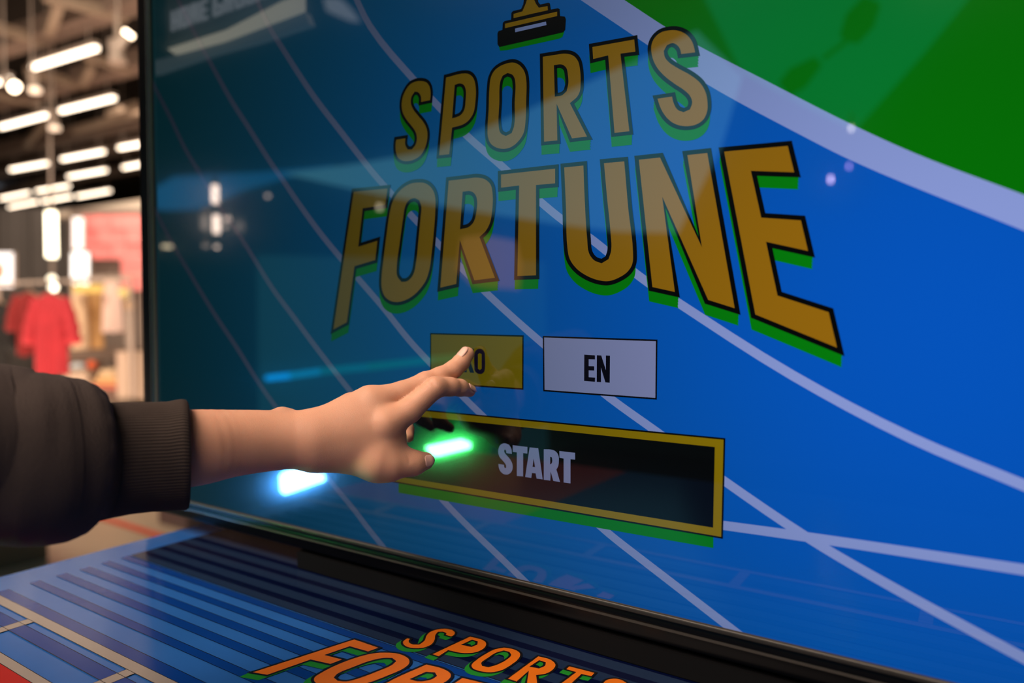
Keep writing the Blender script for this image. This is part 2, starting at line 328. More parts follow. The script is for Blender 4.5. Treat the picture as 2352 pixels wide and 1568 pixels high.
def button(name, quad, m, lab, letters, ink, inner=None):
    sh = Sheet(s3, SCR); q = [scr2(*p) for p in quad]
    sh.fill([q], 10, 0); sh.stroke(q, .0012, 12, 2)
    if inner: sh.fill([[scr2(*p) for p in inner]], 13, 2)
    o = sh.mb.build(name, None, tv, mats=[m, ink, m_black]); o['label'] = lab
    for l in letters:
        s2 = Sheet(s3, SCR); s2.fill([smooth_loop(x) for x in l], 14, 0)
        s2.mb.build('letter', ink, o)
c6 = (1040, 780, 5.88); c7 = (1100, 980, 7.84)
button('language_button', [(990, 766), (1202, 771.5), (1201.5, 893), (990, 879)], m_ko, 'olive yellow KO button being touched',
  [[tx([(140,112),(195,115),(195,250),(240,118),(295,122),(235,270),(295,448),(238,443),(195,320),(195,440),(140,436)], *c6)],
   [tx([(370,122),(410,135),(435,175),(440,230),(440,380),(430,430),(400,458),(370,462),(330,450),(302,415),(297,350),(295,220),(305,165),(335,130)], *c6), tx([(368,180),(395,195),(395,390),(370,408),(345,390),(345,195)], *c6)]], m_ink)
button('language_button', [(1249, 773), (1509, 781.5), (1507.5, 915.5), (1250, 896.5)], m_key, 'pale grey-lilac EN button',
  [[tx([(1780,200),(1925,210),(1925,265),(1840,262),(1840,355),(1915,357),(1915,415),(1840,412),(1840,505),(1927,510),(1925,567),(1778,555)], *c6)],
   [tx([(1950,208),(2010,212),(2072,410),(2072,212),(2128,215),(2124,580),(2065,575),(2005,375),(2007,572),(1948,568)], *c6)]], m_navy)
sh = Sheet(s3, SCR); sh.fill([[scr2(916, 1080), scr2(1639, 1200), scr2(1639, 1258), scr2(916, 1131)]], 9); sh.mb.build('button_shadow', m_lgreen, tv)
button('start_button', [(903, 935), (1664.5, 1007.5), (1659, 1234.5), (903, 1105.5)], m_yel, 'black START button with a yellow border',
  [[tx(l, *c7) for l in g] for g in (
   [[(600,485),(500,470),(495,430),(480,405),(465,415),(465,450),(490,490),(560,570),(600,640),(615,700),(605,780),(570,830),(510,857),(440,840),(390,790),(365,730),(358,665),(460,680),(462,715),(475,740),(495,735),(497,700),(480,660),(430,600),(380,540),(355,470),(358,400),(380,340),(420,305),(480,295),(550,320),(590,390)]],
   [[(615,328),(880,360),(878,478),(803,470),(803,890),(690,880),(690,457),(617,448)]],
   [[(920,367),(1075,382),(1155,943),(1045,928),(1028,835),(962,828),(950,915),(840,900)], [(993,565),(1018,722),(972,716)]],
   [[(1175,400),(1330,412),(1400,450),(1440,520),(1445,620),(1435,700),(1402,765),(1468,990),(1345,970),(1300,800),(1292,965),(1175,950)], [(1290,535),(1315,540),(1325,575),(1325,630),(1310,665),(1290,672)]],
   [[(1455,432),(1738,465),(1738,588),(1655,580),(1655,1015),(1532,998),(1532,568),(1458,555)]])],
  m_key, inner=[(917, 951), (1642.5, 1026), (1638.5, 1211), (917, 1094)])

# ------------------------------------------------------------------ stand under the television
st = thing('television_stand', 'low black base block between the television and the printed table top', 'stand', ((SCR[0]+SCR[1])/2, 0.06, ZT))
xs = on_y(673, 1290).x
MB().box(((xs+SCR[1]-.2)/2, .062, (ZT+tv_bot)/2-.0005), (SCR[1]-.2-xs, .115, tv_bot-ZT-.001), bev=.001).build('base', M_matt, st)
MB().box(((SCR[0]+SCR[1])/2, .10, ZT+.121), (.22, .03, .24), bev=.004).build('bracket', M_matt, st)

# ------------------------------------------------------------------ printed table
XT = (on_z(0, 1322, ZT).x + on_z(430, 1211, ZT).x)/2
YB = on_z(462, 1206, ZT).y + .01; YF = -0.62; XR = 0.42
def lam(name, c): return mat(name, c, 0.16, spec=0.5, noise=.06, nscale=60)
T_light = lam('print_light_blue', (0.018, 0.10, 0.35)); T_dark = lam('print_dark_blue', (0.002, 0.032, 0.20)); T_slate = lam('slate_band', (0.009, 0.021, 0.055)); T_navy = lam('navy_band', (0.001, 0.003, 0.022)); T_mid = lam('print_mid_blue', (0.0, 0.085, 0.36))
T_line = lam('print_cream', (0.25, 0.22, 0.20)); T_red = lam('print_red', (0.32, 0.012, 0.012)); T_blk = lam('print_black', (0.006, 0.006, 0.008))
T_or = lam('print_orange', (0.56, 0.13, 0.009)); T_gr = lam('print_green', (0.012, 0.19, 0.02)); T_side = mat('panel_blue', (0.03, 0.06, 0.25), 0.4)
tb = thing('display_table', 'long glossy table with a blue striped court print and orange lettering, under the television', 'table', ((XT+XR)/2, (YB+YF)/2, 0))
MB().box(((XT+XR)/2, (YB+YF)/2, ZT-.0155), (XR-XT, YB-YF, .03), bev=.0015).build('tabletop', T_light, tb)
for nm, c, s_ in (('side_panel', (XT+.03, (YB+YF)/2, (ZT-.03)/2), (.02, YB-YF-.06, ZT-.032)), ('side_panel', (XR-.03, (YB+YF)/2, (ZT-.03)/2), (.02, YB-YF-.06, ZT-.032)),
                  ('front_panel', ((XT+XR)/2, YF+.04, (ZT-.03)/2), (XR-XT-.08, .02, ZT-.032)), ('back_panel', ((XT+XR)/2, YB-.04, (ZT-.03)/2), (XR-XT-.08, .02, ZT-.032))):
    MB().box(c, s_, bev=.002).build(nm, T_side, tb)
RT = (XT+.001, XR-.001, YF+.001, YB-.001)
def t3(p, lay): return Vector((p[0], p[1], ZT + .00004*lay))
def t2(px, py): p = on_z(px, py, ZT); return np.array([p.x, p.y])
def yrow(px, py): return t2(px, py)[1]
c8 = (0, 1300, 5.2267)
def q8(x, y): return t2(c8[0]+x/c8[2], c8[1]+y/c8[2])
sh = Sheet(t3, RT)
def rect(x0, x1, y0, y1): return [np.array([x0, y0]), np.array([x1, y0]), np.array([x1, y1]), np.array([x0, y1])]
xs1 = (q8(405, 190)[0]+q8(515, 155)[0])/2
rows = [(1488.4, 1508.5), (1435.8, 1455), (1393.7, 1411), (1359.3, 1372.7), (1329, 1341)]
ys = [(yrow(450, a), yrow(450, b)) for a, b in rows]
pitch_ = (ys[4][0]-ys[0][0])/4
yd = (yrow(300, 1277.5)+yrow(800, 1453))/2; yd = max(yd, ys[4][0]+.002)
sh.fill([rect(xs1, XR, yd, YB+.02)], .5, 6); sh.stroke([np.array([xs1, yd]), np.array([XR, yd])], .0006, 2, 4, False)  # darker slate band from this edge to the back of the table
for k in range(5, 12): ys.append((ys[4][0]+pitch_*(k-4)*.93, ys[4][1]+pitch_*(k-4)*.93))
for k, (a, b) in enumerate(ys):
    if b > YB-.02: continue
    xx = xs1 - (.0 if k < 4 else .0)
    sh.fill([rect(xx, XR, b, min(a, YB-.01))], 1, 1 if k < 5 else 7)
    if k > 4: continue
    sh.stroke([np.array([xx, a]), np.array([XR, a])], .0006, 2, 4, False); sh.stroke([np.array([XR, b]), np.array([xx, b])], .0004, 2, 4, False)
w0t, w0b = q8(0, 335)[1], q8(0, 452)[1]; w0t = (w0t+q8(2100, 1400)[1])/2; w0b = (w0b+q8(1820, 1400)[1])/2
s0 = (q8(110, 270)[1]+q8(2352, 1360)[1])/2
sh.fill([rect(q8(110, 270)[0], XR, w0t, s0)], 1, 1); sh.stroke([np.array([q8(110, 270)[0], s0]), np.array([XR, s0])], .0006, 2, 4, False)
sh.fill([rect(XT-.1, XR, w0b, w0t)], 3, 3)
w1t = (q8(0, 1030)[1]+q8(620, 1400)[1])/2; w1b = (q8(0, 1165)[1]+q8(380, 1400)[1])/2
d0t = (q8(325, 710)[1]+q8(1390, 1285)[1])/2; d0b = (q8(120, 775)[1]+q8(1190, 1365)[1])/2
sh.fill([rect(XT-.1, XR, d0b, d0t)], 1, 1)
for yy in (d0t, d0b, w0b, w0t, w1t, w1b): sh.stroke([np.array([XT-.1, yy]), np.array([XR, yy])], .0005, 4, 4, False)
sh.fill([rect(XT-.1, XR, w1b, w1t)], 3, 3); sh.fill([rect(XT-.1, XR, YF-.1, w1b)], 1, 1); sh.fill([rect(XT-.1, q8(380, 1400)[0]+.06, YF-.1, w1b)], 2, 5)
ca = q8(330, 635)[0]; cb_ = q8(405, 670)[0]
for k in range(6):
    o = k*(q8(1500, 1245)[0]-ca); sh.fill([rect(ca+o, cb_+o, w1t, w0b)], 3, 3)
    for xx in (ca+o, cb_+o): sh.stroke([np.array([xx, w1t]), np.array([xx, w0b])], .0004, 4, 4, False)
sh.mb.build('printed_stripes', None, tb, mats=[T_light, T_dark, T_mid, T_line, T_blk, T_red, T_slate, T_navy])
def tt(pts, ox, oy, sc): return [t2(ox+x/sc, oy+y/sc) for x, y in pts]
d6 = (700, 1200, 2.94); d7 = (560, 1380, 2.6133)
TL = [(d6, [[(690,780),(722,785),(710,797),(714,812),(735,822),(770,822),(800,800),(815,765),(840,740),(880,724),(950,716),(1000,724),(1021,745),(1005,768),(985,774),(945,762),(950,750),(930,742),(905,742),(890,760),(885,790),(870,818),(840,838),(800,850),(740,853),(690,845),(660,825),(658,803)]]),
 (d6, [[(1115,768),(1205,792),(1230,812),(1228,838),(1192,868),(1140,884),(1060,886),(970,868),(905,910),(850,892)], [(1130,797),(1160,806),(1158,824),(1125,838),(1068,826)]]),
 (d6, [[(1345,842),(1415,855),(1458,880),(1456,915),(1400,965),(1330,1003),(1260,1017),(1180,1009),(1130,990),(1118,965),(1150,930),(1210,890),(1280,855)], [(1345,870),(1375,878),(1385,897),(1350,930),(1290,960),(1240,975),(1205,967),(1200,950),(1240,920),(1300,882)]]),
 (d7, [[(1765,330),(1845,352),(1877,382),(1865,412),(1820,440),(1762,450),(1772,520),(1690,510),(1705,430),(1640,490),(1575,470)], [(1775,362),(1805,372),(1800,390),(1770,403),(1725,395)]]),
 (d7, [[(1950,390),(2115,432),(2090,458),(2030,445),(1950,520),(1885,505),(1985,430),(1925,412)]]),
 (d7, [[(2150,500),(2165,478),(2210,465),(2260,470),(2305,495),(2330,530),(2250,540),(2240,510),(2215,500),(2190,520),(2160,530)]]),
 (d7, [[(665,228),(822,282),(745,310),(635,278),(500,325),(605,352),(520,385),(400,358),(140,450),(35,432)]]),
 (d7, [[(860,308),(935,316),(995,345),(1000,378),(960,412),(870,452),(740,500),(600,530),(480,522),(418,492),(415,462),(460,430),(560,380),(700,330),(790,311)], [(840,348),(885,348),(905,364),(880,385),(800,420),(700,458),(620,480),(570,477),(550,460),(570,440),(660,402),(760,365)]]),
 (d7, [[(1095,378),(1200,405),(1248,435),(1248,462),(1200,500),(1090,545),(1100,640),(960,640),(990,560),(900,640),(700,600),(850,491)], [(1095,432),(1140,435),(1150,452),(1120,470),(1050,480),(1010,470)]]),
 (d7, [[(1310,458),(1640,540),(1560,590),(1440,560),(1300,680),(1170,650),(1330,530),(1240,505)]])]
for i, (o, loops) in enumerate(TL):
    lp = [smooth_loop(tt(l, *o)) for l in loops]
    letter(RT, t3, lp, .0070 if i > 5 else .0058, .0022 if i > 5 else .0018, [T_gr, T_or, T_blk], tb, 6)

# ------------------------------------------------------------------ the hand: one continuous surface from a distance field
def cpt(px, py, dep): return np.array([(px-1176)/F*dep, -(py-784)/F*dep, dep])
def pm(px, py, dep, rpx): return np.append(cpt(px, py, dep), rpx*dep/F)
def capsule(P, a, b, zs=1.0):
    s = np.array([1, 1, zs], np.float32); pa = (P-a[:3].astype(np.float32))*s; ba = ((b-a)[:3]*s).astype(np.float32)
    h = np.clip((pa@ba)/max(ba@ba, 1e-9), 0, 1)
    q = pa-h[..., None]*ba
    return np.sqrt((q*q).sum(-1)) - (a[3]+(b[3]-a[3])*h).astype(np.float32)
def smin(a, b, k):
    h = np.clip(.5+.5*(b-a)/k, 0, 1); return b+(a-b)*h - k*h*(1-h)
def field(P):
    # forearm and palm
    arm = smooth_loop([pm(150, 1042, .432, 84), pm(300, 1038, .462, 84), pm(437, 1029, .481, 87), pm(530, 1018, .497, 76), pm(610, 1012, .509, 69), pm(700, 1009, .518, 62)], False, 4, 180)
    body = None
    for a, b in zip(arm[:-1], arm[1:]):
        c = capsule(P, a, b, 1.22); body = c if body is None else np.minimum(body, c)
    for a, b, k, zs in ((pm(648, 957, .522, 22), pm(660, 958, .524, 20), .007, 1.0),      # ulna head
        (pm(705, 1012, .519, 52), pm(880, 976, .532, 34), .008, 1.15),                      # index metacarpal
        (pm(712, 998, .520, 47), pm(846, 921, .539, 34), .008, 1.1),                        # middle
        (pm(712, 992, .530, 40), pm(806, 930, .560, 28), .008, 1.05),                        # ring
        (pm(712, 985, .540, 36), pm(768, 954, .575, 25), .008, 1.0),                        # little
        (pm(720, 1006, .522, 46), pm(868, 948, .5365, 34), .010, 1.0),                      # flat back of the hand
        (pm(730, 1040, .524, 32), pm(868, 1062, .535, 38), .012, 1.0),                      # thumb metacarpal
        (pm(735, 1022, .523, 44), pm(880, 1016, .5335, 38), .012, 1.0),
        (pm(760, 1020, .545, 48), pm(850, 1010, .555, 42), .014, 1.0),                      # heel and pad
        (pm(880, 1020, .540, 24), pm(905, 1000, .542, 20), .014, 1.0)):                      # thumb web
        body = smin(body, capsule(P, a, b, zs), k)
    fingers = {
     'middle': [pm(855, 923, .538, 35), pm(925, 902, .549, 26.5), pm(978, 879, .558, 25), pm(1010, 865, .564, 21.5), pm(1042, 848, .571, 20), pm(1059, 832, .575, 19), pm(1073, 813, .578, 17)],
     'index': [pm(888, 973, .530, 36), pm(940, 943, .538, 28), pm(1000, 889, .546, 24), pm(1035, 888, .556, 20.5), pm(1056, 890, .564, 19), pm(1079, 898, .574, 14)],
     'ring': [pm(812, 935, .562, 28), pm(870, 940, .588, 22), pm(912, 955, .598, 19), pm(934, 985, .598, 16), pm(938, 1003, .590, 13)],
     'little': [pm(775, 955, .575, 24), pm(820, 960, .598, 19), pm(850, 985, .606, 16), pm(866, 1008, .598, 13)],
     'thumb': [pm(868, 1064, .528, 38), pm(900, 1068, .531, 33.5), pm(930, 1065, .535, 28), pm(950, 1063, .539, 28.5), pm(977, 1058, .545, 20.5)]}
    tot = None
    for nm, ch in fingers.items():
        f_ = None
        for a, b in zip(ch[:-1], ch[1:]):
            c = capsule(P, a, b); f_ = c if f_ is None else smin(f_, c, .003)
        f_ = smin(body, f_, .012 if nm == 'thumb' else .006)
        tot = f_ if tot is None else smin(tot, f_, .0008)
    # knuckle folds, finger creases and the hollow between two knuckles
    def dent(a, r_, k):
        nonlocal tot
        s = np.sqrt(((P-a.astype(np.float32))**2).sum(-1))-np.float32(r_); tot = -smin(-tot, s, k)
    dent(cpt(908, 940, .5115), .0035, .010)
    for (x, y, z, x2, y2, z2, r_) in ((1036, 830, .563, 1050, 842, .5625, .0007), (1032, 834, .5625, 1044, 846, .5615, .0006), (966, 862, .5475, 978, 876, .5465, .0006), (972, 858, .548, 984, 872, .547, .0006),
                                  (985, 872, .540, 999, 884, .5375, .0006), (938, 1048, .5275, 942, 1062, .5265, .0006)):
        s = capsule(P, np.append(cpt(x, y, z), r_), np.append(cpt(x2, y2, z2), r_)); tot = -smin(-tot, s, .0016)
    return tot
def surface_nets(lo, hi, h, fn):
    n = np.ceil((hi-lo)/h).astype(int)+1
    xs_, ys_, zs_ = [np.float32(lo[i])+np.float32(h)*np.arange(n[i], dtype=np.float32) for i in range(3)]
    V = np.empty(tuple(n), np.float32)
    for i0 in range(0, n[0], 24):
        X, Y, Z = np.meshgrid(xs_[i0:i0+24], ys_, zs_, indexing='ij'); V[i0:i0+24] = fn(np.stack([X, Y, Z], -1))
    S = V < 0
    cnt = np.zeros(tuple(n-1), np.int8)
    for a in (0, 1):
        for b in (0, 1):
            for c in (0, 1): cnt += S[a:n[0]-1+a, b:n[1]-1+b, c:n[2]-1+c]
    act = (cnt > 0) & (cnt < 8); idx = np.full(act.shape, -1, np.int64); cells = np.argwhere(act); idx[act] = np.arange(len(cells))
    pos = np.zeros((len(cells), 3)); w = np.zeros(len(cells)); cx, cy, cz = cells.T
    corners = [(a, b, c) for a in (0, 1) for b in (0, 1) for c in (0, 1)]
    for i, p in enumerate(corners):
        for q in corners[i+1:]:
            if sum(abs(p[k]-q[k]) for k in range(3)) != 1: continue
            v0 = V[cx+p[0], cy+p[1], cz+p[2]]; v1 = V[cx+q[0], cy+q[1], cz+q[2]]; x = (v0 < 0) != (v1 < 0)
            t = np.where(x, v0/(v0-v1+1e-20), 0)
            for k in range(3): pos[:, k] += np.where(x, p[k]+(q[k]-p[k])*t, 0)
            w += x
    pos = (cells+pos/w[:, None])*h+lo; quads = []
    for ax in range(3):
        o1, o2 = [(1, 2), (2, 0), (0, 1)][ax]
        sl0 = [slice(1, n[k]-1) for k in range(3)]; sl1 = list(sl0); sl0[ax] = slice(0, n[ax]-1); sl1[ax] = slice(1, n[ax])
        A = S[tuple(sl0)]; B = S[tuple(sl1)]; e = np.argwhere(A != B); 
        base = e.copy(); base[:, [k for k in range(3) if k != ax]] += 1
        sgn = A[tuple(e.T)]
        def cell(d1, d2):
            c = base.copy(); c[:, o1] -= d1; c[:, o2] -= d2; return idx[tuple(c.T)]
        q = np.stack([cell(0, 0), cell(1, 0), cell(1, 1), cell(0, 1)], 1)
        q[~sgn] = q[~sgn][:, ::-1]; quads.append(q)
    return pos, np.concatenate(quads)
lo3 = np.array([-.275, -.118, .375]); hi3 = np.array([-.02, .002, .640])
pos, quads = surface_nets(lo3, hi3, .00115, field)
quads = quads[(quads >= 0).all(1)]
Rm = np.array([[rr.x, uu.x, dd.x], [rr.y, uu.y, dd.y], [rr.z, uu.z, dd.z]])
wpos = pos@Rm.T+np.array(CAM)
person = thing('person', 'person in a dark sweatshirt, seen only by one arm, touching the KO button', 'person', tuple(at(300, 1032, .44)))

M_skin = mat('skin', (0.60, 0.315, 0.205), 0.5, spec=0.35, noise=.10, nscale=45, bump=.25, bscale=1400, sss=.25)
me = bpy.data.meshes.new('arm'); me.vertices.add(len(wpos)); me.vertices.foreach_set('co', wpos.astype(np.float32).ravel())
me.loops.add(len(quads)*4); me.loops.foreach_set('vertex_index', quads.ravel().astype(np.int32))
me.polygons.add(len(quads)); me.polygons.foreach_set('loop_start', np.arange(0, len(quads)*4, 4, dtype=np.int32)); me.polygons.foreach_set('loop_total', np.full(len(quads), 4, np.int32))
me.materials.append(M_skin); me.update(calc_edges=True); me.validate(); me.polygons.foreach_set('use_smooth', [True]*len(me.polygons))
arm_o = bpy.data.objects.new('arm', me); C.objects.link(arm_o); arm_o.parent = person; arm_o.matrix_parent_inverse = person.matrix_world.inverted()
arm_o['label'] = 'bare left forearm and hand, two fingers held out and thumb below'
sm_ = arm_o.modifiers.new('smooth', 'SMOOTH'); sm_.factor = .5; sm_.iterations = 4
M_nail = mat('nail', (0.74, 0.44, 0.36), 0.22, spec=.5, coat=.3)
def nail(a, b, n_dir, wid, s0_, s1_, ang):
    """a nail plate lying on the last finger segment a->b (camera-space points with radius)"""
    ax = b[:3]-a[:3]; L = np.linalg.norm(ax); ax /= L; n_ = np.array(n_dir, float); n_ -= ax*(n_@ax); n_ /= np.linalg.norm(n_); bt = np.cross(ax, n_)
    vs, fs = [], []; NU, NV = 10, 9
    for i in range(NU+1):
        s = i/NU; t = s0_+(s1_-s0_)*s; r_ = (a[3]+(b[3]-a[3])*min(t, 1))
        over = max(0, t-1)*L; r_t = math.sqrt(max(r_*r_-over*over, (.45*r_)**2))
        wv = ang*(1-.55*(abs(2*s-1)**4))
        for j in range(NV+1):
            th = (2*j/NV-1)*wv
            vs.append(a[:3]+ax*(L*t)+(n_*math.cos(th)+bt*math.sin(th))*(r_t+.00035))
    m_ = NV+1
    for i in range(NU):
        for j in range(NV): fs.append((i*m_+j, i*m_+j+1, (i+1)*m_+j+1, (i+1)*m_+j))
    vs = [CAM+rr*v_[0]+uu*v_[1]+dd*v_[2] for v_ in vs]
    o = mesh_obj('fingernail', vs, fs, M_nail, arm_o, True); so = o.modifiers.new('thick', 'SOLIDIFY'); so.thickness = .0005; so.offset = 0
nail(pm(1059, 832, .575, 19), pm(1073, 813, .578, 17), (-.62, .42, -.66), 0, .0, 1.42, .72)
nail(pm(1056, 890, .564, 19), pm(1079, 898, .574, 14), (.35, .55, -.55), 0, .45, 1.5, .62)
nail(pm(950, 1063, .539, 28.5), pm(977, 1058, .545, 20.5), (.25, .12, -.95), 0, .55, 1.55, .62)

# ------------------------------------------------------------------ sleeve and ribbed cuff
M_cloth = mat('dark_fleece', (0.055, 0.042, 0.038), 0.92, spec=.2, noise=.25, nscale=25, bump=.6, bscale=900)
M_rib = mat('dark_rib_knit', (0.048, 0.036, 0.031), 0.9, spec=.2, noise=.2, nscale=60, bump=.4, bscale=1800)
def loft(st_, nseg, disp, m, name, parent, zs=.86, axis=None):
    """stations (px, top, bottom, depth) -> a closed-section tube round the arm"""
    vs, fs = [], []
    cen = [cpt(x, (t+b)/2, d_) for x, t, b, d_ in st_]
    for i, (x, t, b, d_) in enumerate(st_):
        r_ = (b-t)/2*d_/F; c = cen[i]
        tg = cen[min(i+1, len(cen)-1)]-cen[max(i-1, 0)]; tg[1] *= .3
        if np.linalg.norm(tg) < 1e-5: tg = np.array([1, 0, .45])
        if axis is not None: tg = np.array(axis, float)
        tg /= np.linalg.norm(tg); up_ = np.array([0, 1., 0]); s_ = np.cross(tg, up_); s_ /= np.linalg.norm(s_); u_ = np.cross(s_, tg)
        for k in range(nseg):
            th = 2*math.pi*k/nseg; rad = r_*(1+disp(i/(len(st_)-1), th, x))
            vs.append(c + u_*(rad*math.cos(th)) + s_*(rad*zs*math.sin(th)))
    for i in range(len(st_)-1):
        for k in range(nseg): fs.append((i*nseg+k, i*nseg+(k+1) % nseg, (i+1)*nseg+(k+1) % nseg, (i+1)*nseg+k))
    fs.append(tuple(range(nseg-1, -1, -1)))
    vs = [CAM+rr*v_[0]+uu*v_[1]+dd*v_[2] for v_ in vs]
    return mesh_obj(name, vs, fs, m, parent, True)
def resample(st_, xs_):
    a = np.array(st_, float); return [tuple([x]+[float(np.interp(x, a[:, 0], a[:, k])) for k in (1, 2, 3)]) for x in xs_]
sl = [(-700, 800, 1330, .31), (-300, 812, 1290, .36), (-100, 824, 1255, .39), (-40, 832, 1244, .399), (0, 839, 1246, .405), (60, 850, 1253, .412), (100, 857, 1251, .418), (140, 864, 1241, .425), (170, 870, 1229, .43), (190, 879, 1222, .434), (205, 892, 1213, .437), (216, 908, 1204, .439), (226, 925, 1194, .440), (236, 932, 1187, .442), (246, 940, 1178, .443)]
def dsl(s, th, x):
    fade = np.clip((235-x)/60, 0, 1)
    f1 = .018*math.sin(3*th+x*.018)+.014*math.sin(5*th-x*.03+1.3)+.010*math.sin(2*th+x*.045+.6)
    fold = -.05*math.exp(-((x-(70+60*(th if th < math.pi else th-2*math.pi)/.9))/16)**2)*math.exp(-((th-.75 if th < math.pi else th-2*math.pi-.75)/.7)**2)
    puck = .012*math.sin(17*th)*np.exp(-((x-205)/18)**2)
    return (f1*.5+fold)*fade+puck
slv = loft(resample(sl, list(np.linspace(-700, -60, 20))+list(np.linspace(-50, 246, 75))), 160, dsl, M_cloth, 'sleeve', person)
cu = [(212, 927, 1194, .438), (222, 925, 1195, .4395), (260, 925, 1186, .446), (300, 924, 1178, .4525), (350, 924, 1172, .461), (385, 923, 1170, .4665), (405, 919, 1169, .47), (418, 917, 1169, .472), (427, 919, 1168, .4735), (432, 924, 1164, .474), (434, 931, 1156, .4743), (431, 938, 1146, .474), (420, 942, 1140, .472), (380, 944, 1135, .465)]
NR = 104
def dcu(s, th, x): return .017*(abs(math.cos(NR*th/2))-.6)
cst = resample(cu[:9], list(np.linspace(212, 427, 46)))+cu[9:]
cuff = loft(cst, NR*6, dcu, M_rib, 'cuff', slv, axis=(1, 0, .52)); cuff['label'] = 'ribbed knit cuff'

# ------------------------------------------------------------------ shop behind: ceiling
ZL = CAM.z+3.0
M_tube = mat('lit_tube', (1, .9, .8), .5, emit=(1.0, 0.80, 0.60), es=5)
M_lampw = mat('lamp_white', (0.45, 0.36, 0.30), .5); M_glow = mat('lamp_glow', (1, .9, .8), .5, emit=(1.0, 0.76, 0.52), es=9)
M_glow2 = mat('lamp_glow_dim', (1, .9, .8), .5, emit=(1.0, 0.72, 0.5), es=1.1)
bars = [((75,155),(222,110),'long lit tube lamp nearest the camera, high beside the television edge'),
        ((-60,208),(22,180),'lit tube lamp cut by the left picture edge, in the nearest row'),
        ((140,255),(262,225),'lit tube lamp of the second row, nearer the television'),
        ((2,292),(105,265),'lit tube lamp of the second row, nearer the left picture edge'),
        ((143,366),(238,348),'middle tube lamp of the third row'),
        ((25,390),(108,375),'left tube lamp of the third row'),
        ((274,340),(345,327),'tube lamp of the third row partly hidden by the television edge'),
        ((158,406),(243,391),'tube lamp of the fourth row, directly under the middle one of the third row'),
        ((284,385),(350,372),'tube lamp of the fourth row partly hidden by the television edge'),
        ((85,439),(158,427),'upper of two stacked tube lamps above the hanging vertical light'),
        ((97,463),(163,451),'lower of two stacked tube lamps above the hanging vertical light'),
        ((178,451),(252,438),'rightmost tube lamp of the fifth row, just above the cream fascia'),
        ((2,456),(66,443),'upper of the two farthest tube lamps at the left'),
        ((22,475),(85,463),'lower of the two farthest tube lamps at the left')]
for (a, b, lab) in bars:
    A, B = on_z(*a, ZL), on_z(*b, ZL); t = thing('tube_lamp', lab, 'lamp', tuple((A+B)/2), 'tube lamps under the shop ceiling')
    MB().bar(A, B, .05, .04).build('tube', M_tube, t)
    up_ = Vector((0, 0, .045)); MB().bar(A+up_, B+up_, .08, .05).build('housing', M_lampw, t)
    for q in (.12, .88):
        p = A.lerp(B, q)+up_; MB().tube([p, (p.x, p.y, ZC-.002)], .006, 6).build('hanger', M_lampw, t)
# beams along each row
ax = (on_z(222, 110, ZL)-on_z(75, 155, ZL)); ax.z = 0; ax.normalize(); perp = Vector((-ax.y, ax.x, 0))
k = 0
for (p, w, hh) in (((148, 132), .26, .20), ((200, 240), .26, .22), ((190, 356), .28, .22), ((200, 398), .28, .22), ((215, 445), .28, .22), ((130, 458), .28, .22)):
    c = on_z(*p, ZL); k += 1; a = c-ax*4.0+Vector((0, 0, .28+hh/2)); b = c+ax*9+Vector((0, 0, .28+hh/2))
    a.x = min(a.x, 4.5)
    struct(MB().bar(a, b, w, hh).build('trim_%d' % k, M_beam))
    for q in np.linspace(-3.5, 8.5, 13):            # hangers of the lamp row
        pass
for k2, (a, b) in enumerate((((100, -12), (290, 40)), ((-60, 45), (100, 96)), ((135, 5), (112, 75)), ((195, 125), (300, 160)), ((60, 160), (200, 200)), ((185, 200), (210, 150)), ((-40, 210), (90, 240)), ((250, 262), (320, 240)), ((170, 300), (330, 255)), ((60, 330), (120, 262)))):
    A = on_z(*a, ZL+.30); B = on_z(*b, ZL+.30); k += 1
    struct(MB().bar(A, B, .10, .10).build('trim_%d' % k, M_truss))
# spotlights hanging from the beams
def spot(p0, p1, dep, r_, lab, glow=M_glow2, g='spotlights under the shop ceiling'):
    A, B = at(*p0, dep), at(*p1, dep); t = thing('spotlight', lab, 'spotlight', tuple(A), g)
    v_ = (B-A).normalized()
    MB().tube([A, B], r_*.85, 14).build('body', M_lampw, t); MB().tube([B+v_*.003, B+v_*.04], [r_, r_*.98], 16).build('lens', glow, t)
    MB().tube([A+Vector((0, 0, .02)), (A.x, A.y, ZC-.002)], .012, 8).build('stem', M_lampw, t)
spot((74, 165), (80, 203), 7.8, .060, 'white cylinder spotlight below the nearest tube lamp')
spot((122, 255), (125, 290), 8.8, .065, 'white cylinder spotlight between the two tube lamps of the second row')
spot((10, 182), (30, 197), 7.6, .055, 'glowing spotlight tilted at the end of the tube lamp cut by the left picture edge', M_glow)
spot((272, 110), (292, 82), 7.0, .05, 'glowing spotlight against the top of the television edge', M_glow)
spot((266, 95), (270, 135), 7.4, .09, 'thick pale cylinder fitting beside the television edge, below the glowing spotlight', M_lampw)
# far fluorescent panel light
A, B = on_z(-30, 432, ZC-.06), on_z(110, 425, ZC-.06)
t = MB().bar(A, B, .35, .04).build('panel_lamp', mat('cool_panel', (.6, .7, .8), .5, emit=(.75, .85, 1.0), es=.45)); tag(t, 'wide cool bluish panel lamp behind the farthest tube lamps', 'lamp')

